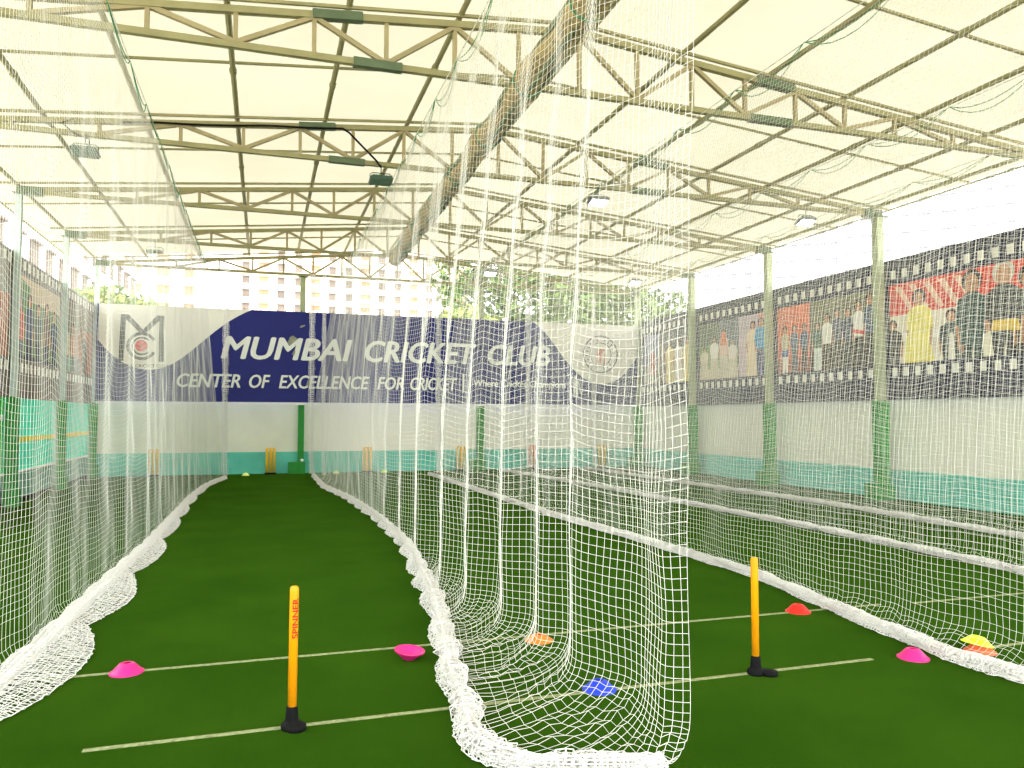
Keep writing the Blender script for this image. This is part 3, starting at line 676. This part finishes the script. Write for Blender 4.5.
M['film2'] = mat('film_grey', srgb(120, 108, 100), 0.6, 0.2, 2)
BL = XL + 0.035
photo_banner(BL, 19.005, 22.44, 1, 'film-strip photo banner in the far left corner', [(19.15, 22.2, pic_team2)], z0=1.9, z1=4.5, sheet='film2')
photo_banner(BL, 15.545, 19.0, 1, 'film-strip photo banner on the left wall with the red shirt', [(15.7, 18.9, pic_team)], z0=1.9, z1=4.5, sheet='film2')
photo_banner(BL, 11.0, 15.54, 1, 'photo banner cut by the left edge of view', [(11.1, 15.4, pic_team2)], z0=1.9, z1=4.5, sheet='film2')

# ------------------------------------------------------------------ floor markings
def crease(x0, x1, y, label, skew=0.0):
    tag(MB().prism([(x0, y - 0.017), (x1, y - 0.017 + skew), (x1, y + 0.017 + skew), (x0, y + 0.017)], 'z', 0.0, 0.003).build('crease_line', M['line']), label, 'line', 'painted crease lines')
crease(-0.79, 3.82, 4.15, 'nearest painted crease line, running under both stumps')
crease(-2.2, 5.0, 5.33, 'second painted crease line from the camera, with the pink cones on it')
crease(4.75, 6.9, 4.12, 'short crease line behind the yellow cone in the right lane')
crease(5.3, 6.9, 5.28, 'short crease line beyond the near right net')

# ------------------------------------------------------------------ cones
def cone(x, y, col, label, flip=False, z=0.0, tilt=(0, 0), h=0.062, R=0.1, rz=0.0):
    b = MB(); t = 0.004
    prof = [(R, 0), (R, 0.006), (R * 0.88, 0.012), (R * 0.6, h * 0.68), (R * 0.45, h * 0.92), (0.034, h), (0.024, h + 0.001), (0.024, h - t), (R * 0.84, 0.006), (R * 0.9, 0.0), (R, 0)]
    b.lathe(prof, 28)
    o = b.build('marker_cone', M['c_' + col], None, True)
    o.location = (x, y, z); o.rotation_euler = (tilt[0] + (math.pi if flip else 0), tilt[1], rz)
    return tag(o, label, 'cone', 'training marker cones')
cone(-0.78, 5.32, 'pink', 'pink marker cone on the open lane beside the left net', h=0.06)
cone(0.93, 5.05, 'pink', 'upside-down pink marker cone against the bundled net hem in the middle', flip=True, z=0.062, h=0.06, tilt=(0.08, 0.1))
cone(1.88, 5.2, 'orange', 'orange marker cone behind the near net, on the second crease line', h=0.045)
cone(1.88, 4.17, 'blue', 'blue marker cone behind the near net', h=0.055)
cone(4.17, 5.33, 'red', 'red marker cone at the foot of the right net')
cone(4.1, 4.09, 'pink', 'pink marker cone on the right, beside the white net hem')
cone(4.64, 4.06, 'salmon', 'orange marker cone under the yellow one behind the right net', h=0.055)
cone(4.645, 4.085, 'lime', 'yellow marker cone stacked on the orange one', z=0.045, tilt=(0.0, 0.2), h=0.055)
cone(-0.43, 21.9, 'paleyel', 'pale marker cone at the far end of the open lane', h=0.07)
cone(1.95, 22.0, 'paleyel', 'pale yellow marker cone behind the middle net, left of a wicket', h=0.07)
cone(3.3, 22.1, 'lime', 'yellow marker cone behind the middle net, right of a wicket', h=0.07)

# ------------------------------------------------------------------ stumps
def stump(x, y, label, lettered, rz, lean, lobe):
    r = empty('spring_stump', (x, y, 0), label, 'stump', 'spring-back stumps', rz)
    b = MB(); prof = [(0.0, 0), (0.052, 0), (0.054, 0.012), (0.049, 0.03), (0.036, 0.036), (0.032, 0.05), (0.029, 0.105), (0.026, 0.112), (0.0, 0.112)]
    b.lathe(prof, 28); b.prism(arc(lobe * 0.07, -0.02 - lobe * 0.02, 0.05, 0, 2 * math.pi, 22)[:-1], 'z', 0, 0.024)
    base = b.build('rubber_base', M['black'], r, True)
    sh = MB().lathe([(0.0, 0.1), (0.0225, 0.1), (0.0225, 0.692), (0.021, 0.706), (0.015, 0.713), (0.0, 0.715)], 24).build('shaft', M['stump'], r, True)
    sh.rotation_euler = (0, lean, 0)
    if lettered:
        cu = text_mesh('lettering', lettered, M['redink'], r, (0, 0, 0), (0, 0, 0), 0.03, 0.2, 0, 0.0014, 0.0, height=0.03)
        me = cu.data; bm = bmesh.new(); bm.from_mesh(me); bmesh.ops.triangulate(bm, faces=bm.faces[:])
        for _ in range(2): bmesh.ops.subdivide_edges(bm, edges=bm.edges[:], cuts=1, use_grid_fill=True)
        bm.to_mesh(me); bm.free()
        co = np.array([v.co[:] for v in me.vertices]); out = np.zeros_like(co)
        ang = (co[:, 1] - 0.015) / 0.0227                # wrap round the shaft, reading upwards
        az0 = math.radians(-72)
        out[:, 0] = (0.0233 + co[:, 2] * 0.12) * np.cos(az0 - ang); out[:, 1] = (0.0233 + co[:, 2] * 0.12) * np.sin(az0 - ang); out[:, 2] = 0.455 + co[:, 0]
        me.vertices.foreach_set('co', out.ravel()); me.update(); cu.parent = sh
    return r
stump(0.16, 4.13, 'orange-yellow stump with red lettering standing in the open lane', 'SPINNER', 0.0, 0.006, 0.3)
stump(2.915, 4.13, 'plain orange-yellow stump standing in the lane right of the near net', None, 0.0, -0.004, 1.0)
def wicket(x, y, m, label):
    r = empty('wicket', (x, y, 0), label, 'wicket', 'wickets along the back wall')
    for k in (-1, 0, 1):
        MB().lathe([(0, 0.03), (0.036, 0.03), (0.036, 0.68), (0.02, 0.71), (0, 0.712)], 12, (k * 0.095, 0, 0)).build('stump_pole', M[m], r, True)
    MB().box(-0.15, 0.15, -0.06, 0.06, 0, 0.05).build('stand', M['black'], r)
    b = MB()
    for k in (-0.5, 0.5): b.tube([(k * 0.095 - 0.05, 0, 0.715), (k * 0.095 + 0.05, 0, 0.715)], 0.009, 6)
    b.build('bails', M[m], r)
for x, m, l in ((-2.72, 'stumpy', 'yellow wicket at the back wall behind the left net'), (0.2, 'stumpy', 'yellow wicket at the end of the open lane'), (2.82, 'stumpy', 'yellow wicket behind the middle net, first right of the lane'),
                (5.55, 'stumpy', 'yellow wicket left of the green-footed back post'), (7.78, 'stumpo', 'orange wicket at the back wall, right of the back post'), (10.1, 'stumpy', 'pale wicket near the back right corner')):
    wicket(x, 22.12, m, l)

b = MB(); b.lathe([(0.045 * math.sin(a), -0.045 * math.cos(a)) for a in np.linspace(0, math.pi, 13)], 20)
bl = b.build('cricket_ball', M['white'], None, True); bl.location = (1.03, 22.19, 0.365)
tag(bl, 'white ball resting on the green block at the foot of the back post', 'ball')

# ------------------------------------------------------------------ nets
hem_pts = [(1.28, 22), (1.28, 21.2), (1.3, 17.6), (1.6, 15), (1.73, 12), (1.71, 9.5), (1.58, 8.0), (1.44, 6.6), (1.23, 5.3), (1.09, 4.44), (1.02, 3.8), (1.0, 3.4)]
hy = np.array([p[1] for p in hem_pts])[::-1]; hx = np.array([p[0] for p in hem_pts])[::-1]
tau = [(320, .0565), (330, .0757), (340, .089), (350, .1027), (360, .116), (372, .132), (385, .149), (400, .168), (415, .1886), (440, .2224), (465, .256), (499, .304), (535, .355)]
inn = [1.2, 1.46, 1.53, 1.57, 1.58, 1.59, 1.57, 1.56, 1.46, 1.5, 1.5, 1.56, 1.6]
outr = [1.3, 1.49, 1.55, 1.6, 1.62, 1.63, 1.62, 1.7, 1.7, 1.68, 1.66, 1.72, 1.75]
foot = []
for (px, t), a, c in zip(tau, inn, outr):
    if px > 320: foot.append((c, c / t))
    foot.append((a, min(21.2, a / t)))
foot += [(1.78, 4.4), (1.62, 4.01), (1.82, 3.565), (1.73, 3.16), (1.86, 3.11)]
for i in range(1, len(foot)):
    if foot[i][1] > foot[i - 1][1] - 0.03: foot[i] = (foot[i][0], foot[i - 1][1] - 0.03)
cricket_net('tall white net hanging right of the open lane, its near end in the foreground', foot, 1.95, lambda y: float(np.interp(y, hy, hx)), [0.04, 0.04, 0.04, 0.04, 0.045, 0.055, 0.07, 0.075], 11, skirt=[0.07, 0.07, 0.09, 0.12, 0.13, 0.13, 0.15, 0.1, 0.07], strand=0.0015, layers=(1.0, 0.72, 0.4), bkw=dict(step=0.03, around=11, jitter=0.13, lump=0.45, lump_len=0.5), edge2=(1.46, 20.4),
            near_hem=[(1.08, 4.1), (1.0, 3.8), (0.98, 3.5), (1.15, 3.3), (1.5, 3.18), (1.78, 3.12)], near_start=4.2, nf=14)

LYS = [3.0, 3.6, 5.0, 6.2, 8.0, 10.4, 13.0, 16.0, 18.0, 19.6, 20.9]; LXS = [-1.86, -1.72, -1.5, -1.46, -1.43, -1.36, -1.36, -1.36, -1.3, -1.16, -0.93]
def left_x(y): return float(np.interp(y, LYS, LXS))
foot = []; y = 20.9; k = 0
while y > 3.2:
    am = 0.012 if y > 9 else 0.03
    foot.append((left_x(y) + (am if k % 2 else -am), y)); y -= (0.75, 0.35)[k % 2] * (1.0 + 0.25 * math.sin(k * 1.7)); k += 1
cricket_net('tall white net hanging left of the open lane', foot, -1.46, lambda y: left_x(y) + 0.05, [0.04, 0.04, 0.045, 0.05, 0.055, 0.06, 0.07, 0.07], 23, skirt=[0.08, 0.1, 0.12, 0.15, 0.2, 0.3, 0.38, 0.36], skirt_side=1, skirt_len=2.4, strand=0.00135, straight=True, nf=6)

def plain_foot(x0, y0, y1, amp, seed, period=1.1):
    rg = np.random.default_rng(seed); pts = [(x0, y0)]; y = y0; s = 1
    while y > y1:
        y -= rg.uniform(0.35, 0.75) * period; pts.append((x0 + s * amp * rg.uniform(0.3, 1.0), y)); s = -s
    return pts
def hemf(pts, off=0.0):
    yy = np.array([p[1] for p in pts])[::-1]; xx = np.array([p[0] for p in pts])[::-1] + off
    return lambda y: float(np.interp(y, yy, xx))
h3 = [(4.25, 21), (4.3, 16), (4.34, 11.5), (4.52, 9.06), (4.61, 6.6), (4.35, 4.8), (4.25, 3.95), (4.32, 3.4), (4.4, 2)]
cricket_net('white net between the second and third lanes, its thick hem crossing to the right edge', plain_foot(4.56, 20.8, 2.2, 0.06, 31), 5.3, hemf(h3, 0.06), [0.045, 0.05, 0.055, 0.055, 0.06], 37, layers=(1.0, 0.7), skirt=[0.05, 0.06, 0.07, 0.09], strand=0.0013, nf=8, ends=True)
h4 = [(6.6, 21.7), (7.1, 16), (7.28, 11.9), (7.35, 9.3), (7.34, 7.5), (7.28, 5.8), (7.3, 4)]
cricket_net('white net between the third and fourth lanes, second from the right wall', plain_foot(7.45, 21.6, 3.2, 0.06, 41), 8.15, hemf(h4, 0.06), 0.06, 47, layers=(1.0, 0.7), strand=0.0012, nf=6)
h5 = [(9.28, 22), (9.5, 16), (9.7, 12), (9.6, 9.8), (9.4, 7.5), (9.4, 6)]
cricket_net('white net closest to the right wall', plain_foot(9.7, 21.9, 4.5, 0.05, 51), 10.2, hemf(h5, 0.06), 0.06, 57, layers=(1.0, 0.7), strand=0.0012, nf=6)

# ------------------------------------------------------------------ outside
def building(name, loc, w, dpt, h, label, wall, win, floors, bays, rz=0.0, winw=1.6, winh=1.5, balcony=False, group=None, side_win=False):
    r = empty(name, loc, label, 'building', group, rz)
    b = MB(); b.box(-w / 2, w / 2, 0, dpt, 0, h); b.box(-w / 2 - 0.4, w / 2 + 0.4, -0.4, dpt + 0.4, h, h + 1.0)
    b.box(-w / 5, -w / 5 + 5, 3, 8, h + 1, h + 4); b.build('wall', M[wall], r)
    bw = w / bays
    for z in floors:
        for k in range(bays):
            x = -w / 2 + bw * (k + 0.5)
            ww = winw * (1.35 if k % 3 == 1 else 1.0)
            b = MB(); b.box(x - ww / 2, x + ww / 2, -0.12, 0.05, z, z + winh); b.box(x - ww / 2 - 0.15, x + ww / 2 + 0.15, -0.35, 0.0, z + winh, z + winh + 0.15)
            b.build('window', M[win if (k % 3 != 1) else ('winb' if balcony else win)], r)
        if balcony:
            for k in range(1, bays, 3):
                x = -w / 2 + bw * (k + 0.5); b = MB(); b.box(x - bw * 0.42, x + bw * 0.42, -1.3, 0, z - 0.6, z - 0.35); b.box(x - bw * 0.42, x + bw * 0.42, -1.3, -1.2, z - 0.35, z + 0.35); b.build('balcony', M['slab'], r)
    return r
building('apartment_block', (20, 178, -0.1), 52, 16, 60, 'cream apartment block behind the end truss with balconies', 'bldg', 'win', [22 + 3.0 * k for k in range(7)], 14, winw=1.5, winh=1.5, balcony=True)
building('apartment_block', (-14, 66, -0.1), 48, 14, 26, 'white block with dark windows outside the left eave', 'bldgl', 'win', [5 + 3.1 * k for k in range(6)], 15, rz=math.pi / 2 - 0.03, winw=1.2, winh=1.6)
building('apartment_block', (-24, 150, -0.1), 26, 14, 45, 'pale pinkish block above the white end of the club banner', 'bldgl', 'winb', [14 + 3.2 * k for k in range(8)], 6)
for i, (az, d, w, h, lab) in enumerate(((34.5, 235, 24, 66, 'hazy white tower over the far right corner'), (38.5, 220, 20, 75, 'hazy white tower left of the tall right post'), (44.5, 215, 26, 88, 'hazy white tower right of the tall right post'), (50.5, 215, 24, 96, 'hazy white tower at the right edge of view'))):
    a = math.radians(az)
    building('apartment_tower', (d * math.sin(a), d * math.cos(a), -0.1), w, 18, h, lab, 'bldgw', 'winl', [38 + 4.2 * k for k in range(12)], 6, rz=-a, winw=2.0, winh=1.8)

def tree(loc, h, blobs, label, mats, seed, leaves=2600, size=0.23):
    rg = np.random.default_rng(seed); r = empty('leafy_tree', loc, label, 'tree')
    b = MB(); b.tube([(0, 0, 0), (0.1, 0.05, h * 0.3), (0.0, 0, h * 0.6)], [0.28, 0.22, 0.14], 8)
    for (bx, by, bz, br) in blobs:
        b.tube([(0.05, 0, h * 0.35), (bx * 0.5, by * 0.5, (h * 0.35 + bz) / 2 + 0.3), (bx, by, bz)], [0.12, 0.08, 0.03], 6)
    b.build('trunk', M['bark'], r, True)
    vs = []; fs = []; fm = []
    tot = sum(q[3] ** 2 for q in blobs)
    for (bx, by, bz, br) in blobs:
        n = int(leaves * br ** 2 / tot)
        for k in range(n):
            d = rg.normal(size=3); d /= np.linalg.norm(d); rad = br * (0.55 + 0.5 * rg.random())
            c = np.array([bx, by, bz]) + d * rad * np.array([1.15, 1, 0.8])
            u = rg.normal(size=3); u /= np.linalg.norm(u); w = np.cross(u, rg.normal(size=3)); w /= np.linalg.norm(w); s = size * rg.uniform(0.6, 1.3)
            i = len(vs); vs += [tuple(c - u * s), tuple(c + w * s * 0.45), tuple(c + u * s), tuple(c - w * s * 0.45)]; fs.append((i, i + 1, i + 2, i + 3)); fm.append(int(rg.integers(len(mats))))
    mesh_obj('crown', vs, fs, None, r, False, [M[m_] for m_ in mats], fm)
    return r
tree((12.5, 36, -0.1), 9, [(0, 0, 7.5, 2.2), (-2.6, 0.5, 7.2, 1.8), (2.5, 0, 7.4, 2.0), (-1.2, -0.6, 8.8, 1.8), (1.6, 0.5, 9.0, 1.8), (3.4, 0, 8.6, 1.5), (-3.6, 0, 8.4, 1.3), (0.2, 0, 5.8, 1.6)], 'large leafy tree behind the back wall above the word club', ['leaf', 'leafd', 'leaf'], 3, 4200)
tree((17.5, 37, -0.1), 8.5, [(0, 0, 7.2, 2.0), (-1.9, 0, 7.8, 1.8), (1.9, 0.3, 6.9, 1.8), (0.3, 0, 8.8, 1.6), (-0.8, 0, 5.7, 1.6), (3.2, 0, 7.8, 1.2)], 'leafy tree behind the round crest near the back right corner', ['leafd', 'leaf', 'leaf'], 5, 3200)
tree((8.6, 35, -0.1), 6.5, [(0, 0, 5.4, 1.4), (-1.4, 0, 5.2, 1.1), (1.3, 0, 5.5, 1.2), (0.4, 0, 6.2, 0.9)], 'low yellow-green bushy tree behind the banner, left of the taller trees', ['leafy', 'leafy', 'leaf'], 8, 2200)
tree((-6.3, 36, -0.1), 7.4, [(0, 0, 6.2, 1.3), (-1.2, 0, 6.0, 1.2), (1.2, 0, 5.8, 1.2), (2.2, 0, 5.3, 0.9)], 'pale green bush above the white end of the banner', ['leaf', 'leafy'], 9, 1800)

# ------------------------------------------------------------------ light
w = bpy.data.worlds.new('overcast_sky'); SC.world = w; w.use_nodes = True
nt = w.node_tree; bg = nt.nodes['Background']; bg.inputs['Color'].default_value = (0.97, 0.985, 1.0, 1); bg.inputs['Strength'].default_value = 4.5
sun = bpy.data.lights.new('hazy_sun', 'SUN'); sun.energy = 3.5; sun.angle = math.radians(12); sun.color = (1, 0.96, 0.88)
so = bpy.data.objects.new('hazy_sun', sun); COL.objects.link(so); so.rotation_euler = Vector((0.35, 0.45, -1.0)).to_track_quat('-Z', 'Y').to_euler()

# ------------------------------------------------------------------ camera
yaw, pitch, roll, F, H = 0.31158, 0.042873, 0.00234, 770.43, 1.58
cy, sy = math.cos(yaw), math.sin(yaw)
f_ = Vector((sy * math.cos(pitch), cy * math.cos(pitch), math.sin(pitch))); r_ = Vector((cy, -sy, 0)); u_ = r_.cross(f_)
r2 = r_ * math.cos(roll) + u_ * math.sin(roll); u2 = u_ * math.cos(roll) - r_ * math.sin(roll)
cam = bpy.data.cameras.new('camera'); co_ = bpy.data.objects.new('camera', cam); COL.objects.link(co_)
mw = Matrix.Identity(4)
for k in range(3): mw[k][0] = r2[k]; mw[k][1] = u2[k]; mw[k][2] = -f_[k]
mw.translation = (0, 0, H); co_.matrix_world = mw
cam.sensor_width = 36; cam.lens = F * 36 / 1024; cam.clip_start = 0.05; cam.clip_end = 1000
SC.camera = co_
SC.view_settings.view_transform = 'Standard'; SC.view_settings.look = 'None'; SC.view_settings.gamma = 1
SC.view_settings.use_curve_mapping = False; SC.view_settings.exposure = 0.45
SC.cycles.max_bounces = 8; SC.cycles.diffuse_bounces = 5
